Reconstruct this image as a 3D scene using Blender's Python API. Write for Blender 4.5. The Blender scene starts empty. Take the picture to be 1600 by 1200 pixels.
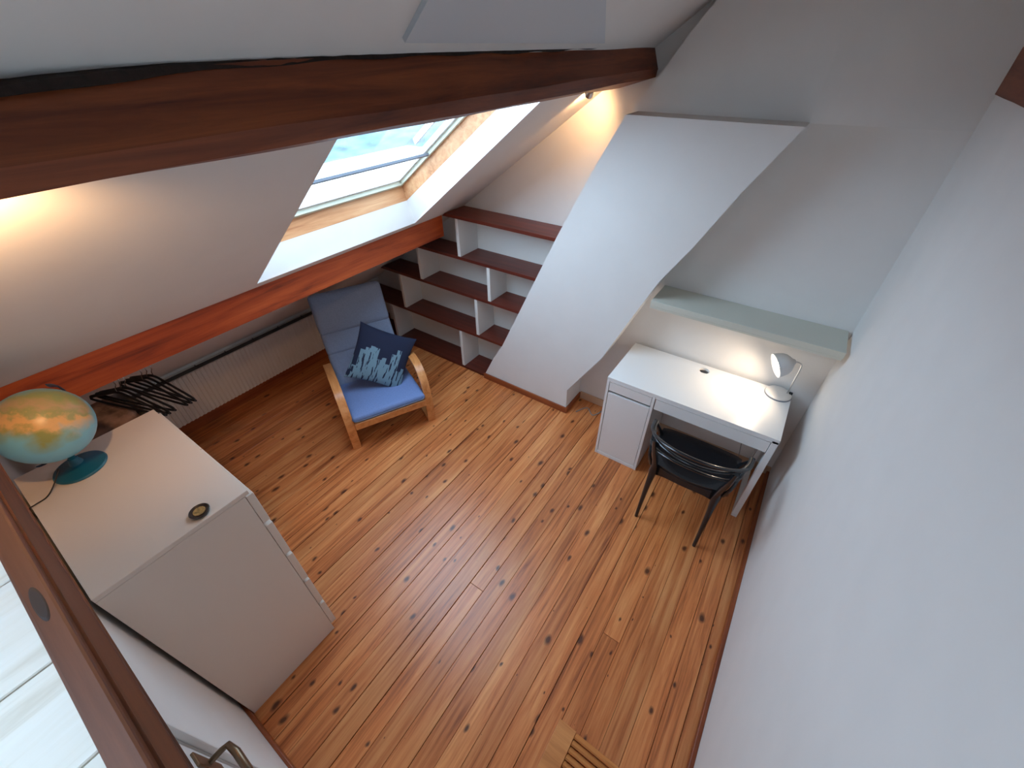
import bpy, bmesh, math, random
from mathutils import Vector, Matrix
random.seed(7)
S = bpy.context.scene
C = S.collection
PI = math.pi

# ------------------------------------------------------------ camera, sky, exposure
R_ = Vector((0.82445, 0.56591, -0.00612)); U_ = Vector((-0.35335, 0.52318, 0.77551)); F_ = Vector((-0.44207, 0.63721, -0.6313))
cam = bpy.data.cameras.new('camera'); co = bpy.data.objects.new('camera', cam); C.objects.link(co)
m = Matrix((R_, U_, -F_)).transposed().to_4x4(); m.translation = Vector((-0.4448, -2.6988, 2.4822)); co.matrix_world = m
cam.sensor_width = 36; cam.lens = 647.4 / 1600 * 36; cam.clip_start = 0.02; cam.clip_end = 500
S.camera = co
S.view_settings.view_transform = 'Standard'; S.view_settings.look = 'None'
S.view_settings.exposure = 0.2; S.view_settings.gamma = 1; S.view_settings.use_curve_mapping = False
SKY = 8.6
w = bpy.data.worlds.new('sky'); S.world = w; w.use_nodes = True
bg = w.node_tree.nodes['Background']; bg.inputs[0].default_value = (0.59, 0.78, 1.0, 1); bg.inputs[1].default_value = SKY

# ------------------------------------------------------------ helpers
def lin(r, g, b):
    f = lambda v: (v / 255 / 12.92) if v / 255 <= 0.04045 else ((v / 255 + 0.055) / 1.055) ** 2.4
    return (f(r), f(g), f(b), 1)

def new_mat(name):
    mt = bpy.data.materials.new(name); mt.use_nodes = True
    return mt, mt.node_tree.nodes, mt.node_tree.links, mt.node_tree.nodes['Principled BSDF']

def plain(name, col, rough=0.5, metal=0.0, noise=0.0, nscale=40, bump=0.0, coat=0.0):
    mt, N, L, B = new_mat(name)
    B.inputs['Base Color'].default_value = col; B.inputs['Roughness'].default_value = rough
    B.inputs['Metallic'].default_value = metal; B.inputs['Coat Weight'].default_value = coat
    if noise or bump:
        g = N.new('ShaderNodeNewGeometry'); t = N.new('ShaderNodeTexNoise'); t.inputs['Scale'].default_value = nscale
        t.inputs['Detail'].default_value = 4; L.new(g.outputs['Position'], t.inputs['Vector'])
        if noise:
            r = N.new('ShaderNodeValToRGB'); r.color_ramp.elements[0].position = .3; r.color_ramp.elements[1].position = .7
            r.color_ramp.elements[0].color = tuple(c * (1 - noise) for c in col[:3]) + (1,)
            r.color_ramp.elements[1].color = tuple(min(1, c * (1 + noise)) for c in col[:3]) + (1,)
            L.new(t.outputs['Fac'], r.inputs['Fac']); L.new(r.outputs['Color'], B.inputs['Base Color'])
        if bump:
            b = N.new('ShaderNodeBump'); b.inputs['Strength'].default_value = bump; b.inputs['Distance'].default_value = .004
            L.new(t.outputs['Fac'], b.inputs['Height']); L.new(b.outputs['Normal'], B.inputs['Normal'])
    return mt

def wood(name, dark, mid, light, axis='Y', rough=.4, grain=1.0, knots=0.0, knot_col=None, coat=.0, coord='Position', vary=.25, kx=7.0, ky=2.6, bump=.15, spec=.5, gscale=26, kplane='xy'):
    mt, N, L, B = new_mat(name)
    if coord == 'Object':
        src = N.new('ShaderNodeTexCoord').outputs['Object']
    else:
        src = N.new('ShaderNodeNewGeometry').outputs['Position']
    inf = N.new('ShaderNodeObjectInfo')
    mul = N.new('ShaderNodeMath'); mul.operation = 'MULTIPLY'; mul.inputs[1].default_value = 37.0
    L.new(inf.outputs['Random'], mul.inputs[0])
    cx = N.new('ShaderNodeCombineXYZ')
    for i in range(3): L.new(mul.outputs[0], cx.inputs[i])
    add = N.new('ShaderNodeVectorMath'); add.operation = 'ADD'
    L.new(src, add.inputs[0]); L.new(cx.outputs[0], add.inputs[1])
    def mapped(s):
        mp = N.new('ShaderNodeMapping'); mp.inputs['Scale'].default_value = s; L.new(add.outputs[0], mp.inputs['Vector']); return mp.outputs[0]
    def sc(a, b):
        return {'X': (b, a, a), 'Y': (a, b, a), 'Z': (a, a, b)}[axis]
    # warped grain
    wn = N.new('ShaderNodeTexNoise'); wn.inputs['Scale'].default_value = 1.0; wn.inputs['Detail'].default_value = 2
    L.new(mapped(sc(5, 1.3)), wn.inputs['Vector'])
    g1 = N.new('ShaderNodeTexNoise'); g1.inputs['Scale'].default_value = 1.0; g1.inputs['Detail'].default_value = 5; g1.inputs['Roughness'].default_value = .65
    g1.inputs['Distortion'].default_value = .6
    L.new(mapped(sc(gscale * grain, 1.6 * grain)), g1.inputs['Vector'])
    ramp = N.new('ShaderNodeValToRGB'); e = ramp.color_ramp.elements
    e[0].position = .33; e[0].color = dark; e[1].position = .66; e[1].color = light
    em = ramp.color_ramp.elements.new(.47); em.color = mid
    sm = N.new('ShaderNodeMath'); sm.operation = 'MULTIPLY_ADD'; sm.inputs[1].default_value = .28
    L.new(wn.outputs['Fac'], sm.inputs[0])
    s2 = N.new('ShaderNodeMath'); s2.operation = 'MULTIPLY'; s2.inputs[1].default_value = .72; L.new(g1.outputs['Fac'], s2.inputs[0]); L.new(s2.outputs[0], sm.inputs[2])
    L.new(sm.outputs[0], ramp.inputs['Fac'])
    col = ramp.outputs['Color']
    # per piece tone
    hs = N.new('ShaderNodeHueSaturation'); mr = N.new('ShaderNodeMapRange'); mr.inputs[3].default_value = 1 - vary; mr.inputs[4].default_value = 1 + vary
    L.new(inf.outputs['Random'], mr.inputs[0]); L.new(mr.outputs[0], hs.inputs['Value']); L.new(col, hs.inputs['Color']); col = hs.outputs['Color']
    if knots > 0:
        v = N.new('ShaderNodeTexVoronoi'); v.inputs['Scale'].default_value = 1.0
        nz = N.new('ShaderNodeTexNoise'); nz.inputs['Scale'].default_value = 14; nz.inputs['Detail'].default_value = 2
        L.new(add.outputs[0], nz.inputs['Vector'])
        mx = N.new('ShaderNodeVectorMath'); mx.operation = 'SCALE'; mx.inputs['Scale'].default_value = .18
        L.new(nz.outputs['Color'], mx.inputs[0]); a2 = N.new('ShaderNodeVectorMath'); a2.operation = 'ADD'
        v.voronoi_dimensions = '2D'
        sx = N.new('ShaderNodeSeparateXYZ'); L.new(add.outputs[0], sx.inputs[0]); cm = N.new('ShaderNodeCombineXYZ')
        for k_, (ch_, f_) in enumerate(((kplane[0], kx), (kplane[1], ky))):
            mm = N.new('ShaderNodeMath'); mm.operation = 'MULTIPLY'; mm.inputs[1].default_value = f_; L.new(sx.outputs['xyz'.index(ch_)], mm.inputs[0]); L.new(mm.outputs[0], cm.inputs[k_])
        L.new(cm.outputs[0], a2.inputs[0]); L.new(mx.outputs[0], a2.inputs[1])
        L.new(a2.outputs[0], v.inputs['Vector'])
        # radius varies per cell
        sep = N.new('ShaderNodeSeparateColor'); L.new(v.outputs['Color'], sep.inputs[0])
        rr = N.new('ShaderNodeMapRange'); rr.inputs[1].default_value = 1 - knots; rr.inputs[2].default_value = 1.0; rr.inputs[3].default_value = .0004; rr.inputs[4].default_value = .13
        L.new(sep.outputs[0], rr.inputs[0])
        ratio = N.new('ShaderNodeMath'); ratio.operation = 'DIVIDE'; L.new(v.outputs['Distance'], ratio.inputs[0]); L.new(rr.outputs[0], ratio.inputs[1])
        k = N.new('ShaderNodeMapRange'); k.inputs[1].default_value = .55; k.inputs[2].default_value = 1.5; k.inputs[3].default_value = .92; k.inputs[4].default_value = 0
        L.new(ratio.outputs[0], k.inputs[0])
        mix = N.new('ShaderNodeMix'); mix.data_type = 'RGBA'; L.new(k.outputs[0], mix.inputs[0]); L.new(col, mix.inputs[6]); mix.inputs[7].default_value = knot_col or dark
        col = mix.outputs[2]
    L.new(col, B.inputs['Base Color'])
    B.inputs['Roughness'].default_value = rough; B.inputs['Coat Weight'].default_value = coat; B.inputs['Coat Roughness'].default_value = .25
    B.inputs['Specular IOR Level'].default_value = spec
    b = N.new('ShaderNodeBump'); b.inputs['Strength'].default_value = bump; b.inputs['Distance'].default_value = .002
    L.new(g1.outputs['Fac'], b.inputs['Height']); L.new(b.outputs['Normal'], B.inputs['Normal'])
    return mt

def link(name, me, mat=None, parent=None, kind=None):
    o = bpy.data.objects.new(name, me); C.objects.link(o)
    if mat is not None: me.materials.append(mat)
    if parent is not None: o.parent = parent
    if kind: o['kind'] = kind
    return o

def tag(o, label, cat, group=None):
    o['label'] = label; o['category'] = cat
    if group: o['group'] = group
    return o

def thing(name, label, cat, loc=(0, 0, 0), rz=0, group=None):
    o = bpy.data.objects.new(name, None); C.objects.link(o); o.location = loc; o.rotation_euler = (0, 0, rz); o.empty_display_size = .05
    return tag(o, label, cat, group)

def obj(name, bm, mat, parent=None, kind=None, smooth=False, sharp=35):
    bmesh.ops.recalc_face_normals(bm, faces=bm.faces)
    if smooth:
        for f in bm.faces: f.smooth = True
        for e in bm.edges:
            if len(e.link_faces) == 2 and e.calc_face_angle(0) > math.radians(sharp): e.smooth = False
    me = bpy.data.meshes.new(name); bm.to_mesh(me); bm.free()
    return link(name, me, mat, parent, kind)

def add_box(bm, x0, x1, y0, y1, z0, z1, bev=0.0, seg=2):
    r = bmesh.ops.create_cube(bm, size=1.0); vs = r['verts']
    for v in vs:
        v.co = Vector(((x0 + x1) / 2 + v.co.x * (x1 - x0), (y0 + y1) / 2 + v.co.y * (y1 - y0), (z0 + z1) / 2 + v.co.z * (z1 - z0)))
    if bev > 0:
        es = list({e for v in vs for e in v.link_edges})
        bmesh.ops.bevel(bm, geom=es, offset=bev, segments=seg, profile=.5, affect='EDGES')
    return bm

def box(name, x0, x1, y0, y1, z0, z1, mat, parent=None, bev=0.0, kind=None, seg=2):
    return obj(name, add_box(bmesh.new(), x0, x1, y0, y1, z0, z1, bev, seg), mat, parent, kind, smooth=False)

def prism(name, pts, axis, a, b, mat, parent=None, kind=None, bev=0.0, bm=None):
    """polygon in the plane perpendicular to axis, extruded a..b; pts (x,z) for 'y', (y,z) for 'x', (x,y) for 'z'"""
    own = bm is None
    bm = bm or bmesh.new()
    def P(p, t): return {'y': (p[0], t, p[1]), 'x': (t, p[0], p[1]), 'z': (p[0], p[1], t)}[axis]
    A = [bm.verts.new(P(p, a)) for p in pts]; B = [bm.verts.new(P(p, b)) for p in pts]
    bm.faces.new(A); bm.faces.new(B[::-1]); n = len(pts)
    for i in range(n): bm.faces.new([A[i], A[(i + 1) % n], B[(i + 1) % n], B[i]])
    if not own: return bm
    if bev: bmesh.ops.bevel(bm, geom=list(bm.edges), offset=bev, segments=2, affect='EDGES')
    return obj(name, bm, mat, parent, kind, smooth=bev > 0, sharp=40)

def smooth_path(pts, n=6):
    P = [Vector(p) for p in pts]; out = []
    for i in range(len(P) - 1):
        p0 = P[max(i - 1, 0)]; p1 = P[i]; p2 = P[i + 1]; p3 = P[min(i + 2, len(P) - 1)]
        for k in range(n):
            t = k / n
            out.append(.5 * ((2 * p1) + (p2 - p0) * t + (2 * p0 - 5 * p1 + 4 * p2 - p3) * t * t + (3 * p1 - p0 - 3 * p2 + p3) * t ** 3))
    out.append(P[-1]); return out

def add_tube(bm, pts, r, seg=10, closed=False, ry=None, up=None):
    """swept ellipse, r may be list"""
    P = [Vector(p) for p in pts]; n = len(P); rings = []
    nrm = None
    def fit(v):
        if not isinstance(v, (list, tuple)) or len(v) == n: return v
        out = []
        for i in range(n):
            t = i / (n - 1) * (len(v) - 1); k = min(int(t), len(v) - 2); out.append(v[k] + (v[k + 1] - v[k]) * (t - k))
        return out
    r = fit(r); ry = fit(ry)
    for i in range(n):
        if closed: t = (P[(i + 1) % n] - P[i - 1])
        else: t = (P[min(i + 1, n - 1)] - P[max(i - 1, 0)])
        t.normalize()
        if up is not None:
            s = t.cross(Vector(up)).normalized(); nrm = s.cross(t).normalized()
        elif nrm is None:
            a = Vector((0, 0, 1)) if abs(t.z) < .9 else Vector((1, 0, 0)); nrm = (a - t * a.dot(t)).normalized()
        else:
            nrm = (nrm - t * nrm.dot(t)).normalized()
        s = t.cross(nrm)
        ra = r[i] if isinstance(r, (list, tuple)) else r
        rb = ra if ry is None else (ry[i] if isinstance(ry, (list, tuple)) else ry)
        rings.append([bm.verts.new(P[i] + nrm * ra * math.cos(2 * PI * k / seg) + s * rb * math.sin(2 * PI * k / seg)) for k in range(seg)])
    m_ = n if closed else n - 1
    for i in range(m_):
        A = rings[i]; B = rings[(i + 1) % n]
        for k in range(seg): bm.faces.new([A[k], A[(k + 1) % seg], B[(k + 1) % seg], B[k]])
    if not closed:
        bm.faces.new(rings[0][::-1]); bm.faces.new(rings[-1])
    return bm

def tube(name, pts, r, mat, parent=None, seg=10, closed=False, smooth_n=0, **k):
    if smooth_n: pts = smooth_path(pts, smooth_n)
    return obj(name, add_tube(bmesh.new(), pts, r, seg, closed, **k), mat, parent, smooth=True, sharp=60)

def add_ribbon(bm, pts, width_axis, width, thick):
    """flat strip (bent laminate) following pts; width along width_axis"""
    P = [Vector(p) for p in pts]; n = len(P); W = Vector(width_axis).normalized() * width / 2; rings = []
    for i in range(n):
        t = (P[min(i + 1, n - 1)] - P[max(i - 1, 0)]).normalized(); nn = t.cross(Vector(width_axis)).normalized() * thick / 2
        rings.append([bm.verts.new(P[i] + W + nn), bm.verts.new(P[i] - W + nn), bm.verts.new(P[i] - W - nn), bm.verts.new(P[i] + W - nn)])
    for i in range(n - 1):
        for k in range(4): bm.faces.new([rings[i][k], rings[i][(k + 1) % 4], rings[i + 1][(k + 1) % 4], rings[i + 1][k]])
    bm.faces.new(rings[0][::-1]); bm.faces.new(rings[-1])
    return bm

def add_lathe(bm, prof, seg=32, mat4=None):
    rings = []
    for r, z in prof:
        if r < 1e-6: rings.append([bm.verts.new((0, 0, z))])
        else: rings.append([bm.verts.new((r * math.cos(2 * PI * k / seg), r * math.sin(2 * PI * k / seg), z)) for k in range(seg)])
    for A, B in zip(rings, rings[1:]):
        for k in range(seg):
            k2 = (k + 1) % seg
            if len(A) == 1 and len(B) == 1: continue
            if len(A) == 1: bm.faces.new([A[0], B[k2], B[k]])
            elif len(B) == 1: bm.faces.new([A[k], A[k2], B[0]])
            else: bm.faces.new([A[k], A[k2], B[k2], B[k]])
    if mat4 is not None:
        for rg in rings:
            for v in rg: v.co = mat4 @ v.co
    return bm

def lathe(name, prof, mat, parent=None, seg=32, mat4=None):
    return obj(name, add_lathe(bmesh.new(), prof, seg, mat4), mat, parent, smooth=True, sharp=40)

def add_pad(bm, Lx, Ly, T, r, M4, bulge=0.0, nx=14, ny=14, wob=0.0, seed=0):
    """rounded, slightly swollen block"""
    n = 7; tmp = bmesh.new(); rnd = random.Random(seed)
    def grid(u, v, f):
        vs = [[tmp.verts.new(f(i / u * 2 - 1, j / v * 2 - 1)) for j in range(v + 1)] for i in range(u + 1)]
        for i in range(u):
            for j in range(v): tmp.faces.new([vs[i][j], vs[i + 1][j], vs[i + 1][j + 1], vs[i][j + 1]])
    e = lambda t: math.sin(t * PI / 2)
    grid(nx, ny, lambda a, b: (e(a), e(b), 1)); grid(nx, ny, lambda a, b: (e(a), e(b), -1))
    grid(nx, n, lambda a, b: (e(a), 1, e(b))); grid(nx, n, lambda a, b: (e(a), -1, e(b)))
    grid(ny, n, lambda a, b: (1, e(a), e(b))); grid(ny, n, lambda a, b: (-1, e(a), e(b)))
    bmesh.ops.remove_doubles(tmp, verts=tmp.verts, dist=1e-5)
    H = Vector((Lx / 2, Ly / 2, T / 2)); ph = [rnd.uniform(0, 6) for _ in range(6)]
    for v in tmp.verts:
        q = Vector((v.co.x * H.x, v.co.y * H.y, v.co.z * H.z))
        c = Vector([max(-(H[i] - r), min(H[i] - r, q[i])) for i in range(3)])
        d = q - c
        if d.length > 1e-9: q = c + d.normalized() * r
        fx = max(0, 1 - (q.x / H.x) ** 2); fy = max(0, 1 - (q.y / H.y) ** 2)
        q.z += (1 if q.z > 0 else -1) * bulge * math.sqrt(fx * fy)
        if wob: q.z += wob * (math.sin(q.x * 31 + ph[0]) * math.sin(q.y * 17 + ph[1]) + .6 * math.sin(q.x * 13 + q.y * 41 + ph[2]))
        v.co = M4 @ q
    me = bpy.data.meshes.new('t'); bmesh.ops.recalc_face_normals(tmp, faces=tmp.faces); tmp.to_mesh(me); tmp.free(); bm.from_mesh(me); bpy.data.meshes.remove(me)
    return bm

def frame_matrix(xa, ya, origin):
    xa = Vector(xa).normalized(); za = xa.cross(Vector(ya)).normalized(); ya = za.cross(xa)
    M = Matrix((xa, ya, za)).transposed().to_4x4(); M.translation = Vector(origin); return M

# ------------------------------------------------------------ materials
WALL = lin(232, 228, 224)
m_wall = plain('painted_plaster', WALL, .85, noise=.015, nscale=6, bump=.12)
m_ceil = plain('painted_ceiling', lin(226, 222, 219), .85, noise=.015, nscale=5, bump=.12)
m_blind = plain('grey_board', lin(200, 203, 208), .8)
m_floor = wood('pine_floor', lin(140, 70, 34), lin(208, 120, 64), lin(236, 160, 98), 'Y', rough=.36, knots=.55, knot_col=lin(74, 34, 18), coat=.15, vary=.12, kx=9.5, ky=5.2, bump=.3, gscale=38)
m_gap = plain('dark_gap', lin(34, 18, 12), .9)
m_beam = wood('dark_brown_beam', lin(66, 24, 10), lin(108, 48, 20), lin(142, 72, 34), 'Y', rough=.55, knots=.12, knot_col=lin(30, 14, 10), vary=.0, kx=5, ky=1.6, kplane='zy')
m_beam2 = wood('orange_brown_beam', lin(108, 38, 12), lin(160, 66, 24), lin(190, 90, 40), 'Y', rough=.5, knots=.12, knot_col=lin(60, 26, 14), vary=.0, kx=5, ky=1.8, kplane='zy')
m_bark = plain('dark_wane', lin(40, 26, 20), .9, noise=.4, nscale=60, bump=.6)
m_trim = wood('brown_skirting', lin(110, 48, 22), lin(146, 72, 36), lin(172, 96, 52), 'Y', rough=.4, vary=.05)
m_trimx = wood('brown_skirting_cross', lin(110, 48, 22), lin(146, 72, 36), lin(172, 96, 52), 'X', rough=.4, vary=.05)
m_shelf = wood('dark_red_shelf', lin(72, 26, 18), lin(96, 38, 26), lin(112, 48, 34), 'X', rough=.35, vary=.08)
m_pine = wood('window_pine', lin(176, 112, 72), lin(206, 146, 100), lin(224, 172, 126), 'Y', rough=.4, vary=.04)
m_rail = wood('loft_rail_wood', lin(78, 40, 20), lin(106, 58, 32), lin(122, 70, 42), 'X', rough=.55, knots=.35, knot_col=lin(50, 32, 24), vary=.04, kx=22, ky=3.2, kplane='yx')
m_loft = wood('whitewashed_boards', lin(222, 210, 190), lin(246, 238, 224), lin(252, 246, 236), 'Y', rough=.6, vary=.03, knots=.2, knot_col=lin(150, 130, 130), kx=6, ky=3)
m_white = plain('white_lacquer', lin(236, 234, 232), .35)
m_dresser = plain('white_foil', lin(230, 214, 200), .4)
m_shelfwhite = plain('white_divider', lin(232, 228, 222), .6)
m_ledge = plain('pale_green_grey_ledge', lin(208, 206, 192), .5)
m_slot = plain('dark_slot', lin(30, 32, 36), .8)
m_black = plain('black_plastic', lin(30, 30, 33), .22, coat=.25)
m_birch = wood('bent_birch', lin(190, 116, 60), lin(214, 142, 82), lin(228, 162, 104), 'X', rough=.32, vary=.03, coord='Object', bump=.05)
m_blue = plain('light_blue_cotton', lin(116, 138, 186), .85, noise=.07, nscale=90, bump=.25)
m_bluegrey = plain('faded_grey_blue_cotton', lin(128, 144, 172), .85, noise=.07, nscale=90, bump=.25)
m_pipe = plain('grey_piping', lin(110, 120, 140), .8)
m_steel = plain('chrome', lin(200, 200, 202), .22, metal=1)
m_bronze = plain('dull_bronze', lin(120, 100, 80), .35, metal=.9)
m_rad = plain('radiator_enamel', lin(222, 214, 206), .45)
m_grille = plain('radiator_grille', lin(84, 80, 80), .6)
m_teal = plain('teal_plastic', lin(22, 96, 118), .38)
m_navyarc = plain('dark_blue_arc', lin(48, 58, 78), .4)
m_hanger = plain('hanger_black', lin(22, 21, 24), .4)
m_cord = plain('dark_cord', lin(50, 44, 44), .6)
m_greycord = plain('grey_cord', lin(150, 146, 140), .6)
m_duck = wood('light_slats', lin(176, 100, 48), lin(212, 134, 72), lin(230, 156, 90), 'X', rough=.45, vary=.05)
m_cream = plain('cream_gasket', lin(214, 216, 196), .5)
m_bar = plain('grey_bar', lin(120, 126, 136), .5)
m_ground = plain('hedge_ground', lin(92, 112, 128), .9, noise=.4, nscale=.5)
m_roofout = plain('pale_flat_roof', lin(232, 234, 236), .8)

def glass_mat():
    mt, N, L, B = new_mat('window_glass'); N.remove(B)
    t = N.new('ShaderNodeBsdfTransparent'); t.inputs[0].default_value = (.94, .97, .98, 1)
    g = N.new('ShaderNodeBsdfGlossy'); g.inputs['Roughness'].default_value = .02
    f = N.new('ShaderNodeLayerWeight'); f.inputs[0].default_value = .5; mx = N.new('ShaderNodeMixShader')
    pw = N.new('ShaderNodeMath'); pw.operation = 'POWER'; pw.inputs[1].default_value = 5; L.new(f.outputs['Facing'], pw.inputs[0])
    ma = N.new('ShaderNodeMath'); ma.operation = 'MULTIPLY_ADD'; ma.inputs[1].default_value = .6; ma.inputs[2].default_value = .03; L.new(pw.outputs[0], ma.inputs[0])
    L.new(ma.outputs[0], mx.inputs[0]); L.new(t.outputs[0], mx.inputs[1]); L.new(g.outputs[0], mx.inputs[2])
    L.new(mx.outputs[0], N['Material Output'].inputs[0]); return mt
m_glass = glass_mat()

def emit(name, col, s):
    mt, N, L, B = new_mat(name)
    B.inputs['Emission Color'].default_value = col; B.inputs['Emission Strength'].default_value = s; B.inputs['Base Color'].default_value = (1, 1, 1, 1)
    return mt
m_bulb = emit('lit_bulb', (1, .82, .6, 1), 12)

# ------------------------------------------------------------ room shell
XR, YF, YN, XL = 0.0, 0.0, -2.975, -4.10
TS = 0.72
def slope(x): return 1.479 + TS * (x + 2.78)
SN = Vector((-TS, 0, 1)).normalized()
TOPX = 0.12
ZL = 1.90          # loft floor top
YB = -5.9          # end of the loft

# far wall with its own thickness, gable shape
gable = [(XL - .1, -.1), (TOPX + .1, -.1), (TOPX + .1, slope(TOPX + .1) + .1), (XL - .1, slope(XL - .1) + .1)]
prism('wall_far', gable, 'y', 0.0, .15, m_wall, kind='structure')
prism('wall_back', gable, 'y', YB - .15, YB, m_wall, kind='structure')
box('wall_right', 0.0, .15, YB, 0, -.1, slope(0) + .05, m_wall, kind='structure')
box('wall_left', XL - .12, XL, YB, 0, -.1, slope(XL) + .03, m_wall, kind='structure')
# wall under the loft with the door opening
DX0, DX1, DZ = -1.27, -.43, 1.80
bm = bmesh.new()
add_box(bm, XL, DX0, YN - .12, YN, 0, ZL - .09); add_box(bm, DX1, 0, YN - .12, YN, 0, ZL - .09); add_box(bm, DX0, DX1, YN - .12, YN, DZ, ZL - .09)
obj('wall_near', bm, m_wall, kind='structure')

# ceiling slope with two window openings
OP1 = [(-2.745, -1.775), (-2.745, -.590), (-1.50, -.700), (-1.50, -1.832)]     # x,y corners on the slope
OP2 = [(-1.70, -4.00), (-1.70, -3.02), (-.80, -3.02), (-.80, -4.00)]
bm = bmesh.new()
def SP(x, y, d=0.0): return Vector((x, y, slope(x))) + SN * d
def poly(pts): bm.faces.new([bm.verts.new(SP(*q)) for q in pts])
X0, X1 = XL - .05, TOPX
a, b, c_, d_ = OP1
poly([(X0, 0), (X1, 0), (c_[0], c_[1]), (b[0], b[1])])
poly([(X0, 0), (b[0], b[1]), (a[0], a[1]), (X0, -2.6)])
poly([(a[0], a[1]), (d_[0], d_[1]), (X1, -2.6), (X0, -2.6)])
poly([(c_[0], c_[1]), (X1, 0), (X1, -2.6), (d_[0], d_[1])])
e_, f_, g_, h_ = OP2
poly([(X0, -2.6), (X1, -2.6), (g_[0], g_[1]), (f_[0], f_[1])])
poly([(X0, -2.6), (f_[0], f_[1]), (e_[0], e_[1]), (X0, YB)])
poly([(e_[0], e_[1]), (h_[0], h_[1]), (X1, YB), (X0, YB)])
poly([(g_[0], g_[1]), (X1, -2.6), (X1, YB), (h_[0], h_[1])])
bmesh.ops.remove_doubles(bm, verts=bm.verts, dist=1e-5)
obj('ceiling', bm, m_ceil, kind='structure')
# roof lid over the wall tops
# window 1: plaster reveals, pine lining, sash, glass
def quad(name, pts, mat, parent, thick=0.0, away=None):
    bm = bmesh.new(); vs = [bm.verts.new(p) for p in pts]; f = bm.faces.new(vs)
    if thick:
        f.normal_update(); n = f.normal.copy()
        if away is not None and n.dot(Vector(away)) < 0: n = -n
        r = bmesh.ops.extrude_face_region(bm, geom=[f]);
        for v in [g for g in r['geom'] if isinstance(g, bmesh.types.BMVert)]: v.co += n * thick
    return obj(name, bm, mat, parent)
def O(x, y, d): return Vector((x, y, slope(x) + d))      # d: vertical lift over the slope plane
win = bpy.data.objects.new('window_1', None); C.objects.link(win); win['kind'] = 'structure'
RY0, RY1, RXB, RXT = -1.80, -.607, -2.775, -1.53
quad('reveal', [O(-2.745, -1.775, 0), O(-2.745, -.59, 0), O(RXB, RY1, .18), O(RXB, RY0, .18)], m_wall, win, .01, (-1, 0, 0))
quad('reveal', [O(-2.745, -.59, 0), O(-1.50, -.70, 0), O(RXT, RY1, .18), O(RXB, RY1, .18)], m_wall, win, .01, (0, 1, 0))
quad('reveal', [O(-1.50, -.70, 0), O(-1.50, -1.832, 0), O(RXT, RY0, .18), O(RXT, RY1, .18)], m_wall, win, .01, (1, 0, 0))
quad('reveal', [O(-1.50, -1.832, 0), O(-2.745, -1.775, 0), O(RXB, RY0, .18), O(RXT, RY0, .18)], m_wall, win, .01, (0, -1, 0))
def slab(name, x0, x1, y0, y1, d0, d1, mat, parent):
    """box lying parallel to the roof slope; d measured vertically"""
    bm = bmesh.new(); vs = []
    sh = lambda d: -.31 * d      # lean so that the sides stand square to the slope
    P = [Vector((x + sh(d - .18), y, slope(x) + d - TS * 0)) for d in (d0, d1) for x, y in ((x0, y0), (x1, y0), (x1, y1), (x0, y1))]
    v = [bm.verts.new(q) for q in P]
    for f in ((0, 1, 2, 3), (7, 6, 5, 4), (0, 4, 5, 1), (1, 5, 6, 2), (2, 6, 7, 3), (3, 7, 4, 0)): bm.faces.new([v[i] for i in f])
    return obj(name, bm, mat, parent)
fr = bpy.data.objects.new('window_frame', None); C.objects.link(fr); fr.parent = win
slab('frame_board', RXB - .045, RXB, RY0 - .05, RY1 + .05, .175, .31, m_pine, fr)
slab('frame_board', RXT, RXT + .045, RY0 - .05, RY1 + .05, .175, .31, m_pine, fr)
slab('frame_board', RXB, RXT, RY1, RY1 + .05, .175, .31, m_pine, fr)
slab('frame_board', RXB, RXT, RY0 - .05, RY0, .175, .31, m_pine, fr)
for q in ((RXB, RXB + .022, RY0, RY1), (RXB, RXT, RY1 - .022, RY1)): slab('gasket', *q, .262, .285, m_cream, win)
slab('opening_bar', RXB + .30, RXB + .312, RY0, RY1 - .02, .262, .275, m_bar, win)
sa = bpy.data.objects.new('window_sash', None); C.objects.link(sa); sa.parent = win
for q in ((RXB + .02, RXB + .035, RY0, RY1), (RXT - .10, RXT, RY0, RY1), (RXB + .40, RXT, RY1 - .205, RY1 - .195), (RXB + .02, RXT, RY1 - .04, RY1 - .022), (RXB + .02, RXT, RY0, RY0 + .03)):
    slab('sash_rail', *q, .285, .315, m_white, sa)
slab('glass_pane', RXB, RXT, RY0, RY1, .296, .300, m_glass, win)
# window 2, over the loft
w2 = bpy.data.objects.new('window_2', None); C.objects.link(w2); w2['kind'] = 'structure'
WX0, WX1, WY0, WY1 = -1.70, -.80, -4.00, -3.02
for pts, aw in (([O(WX0, WY0, 0), O(WX0, WY1, 0), O(WX0 - .02, WY1, .2), O(WX0 - .02, WY0, .2)], (-1, 0, 0)), ([O(WX0, WY1, 0), O(WX1, WY1, 0), O(WX1 - .02, WY1, .2), O(WX0 - .02, WY1, .2)], (0, 1, 0)),
            ([O(WX1, WY1, 0), O(WX1, WY0, 0), O(WX1 - .02, WY0, .2), O(WX1 - .02, WY1, .2)], (1, 0, 0)), ([O(WX1, WY0, 0), O(WX0, WY0, 0), O(WX0 - .02, WY0, .2), O(WX1 - .02, WY0, .2)], (0, -1, 0))):
    quad('reveal', pts, m_wall, w2, .01, aw)
slab('sash_rail', WX0 - .1, WX0 + .03, WY0 - .05, WY1 + .05, .19, .23, m_pine, w2); slab('sash_rail', WX1 - .07, WX1 + .06, WY0 - .05, WY1 + .05, .19, .23, m_pine, w2)
slab('sash_rail', WX0 + .03, WX1 - .07, WY1 - .06, WY1 + .05, .19, .23, m_pine, w2); slab('sash_rail', WX0 + .03, WX1 - .07, WY0 - .05, WY0 + .06, .19, .23, m_pine, w2)
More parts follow.
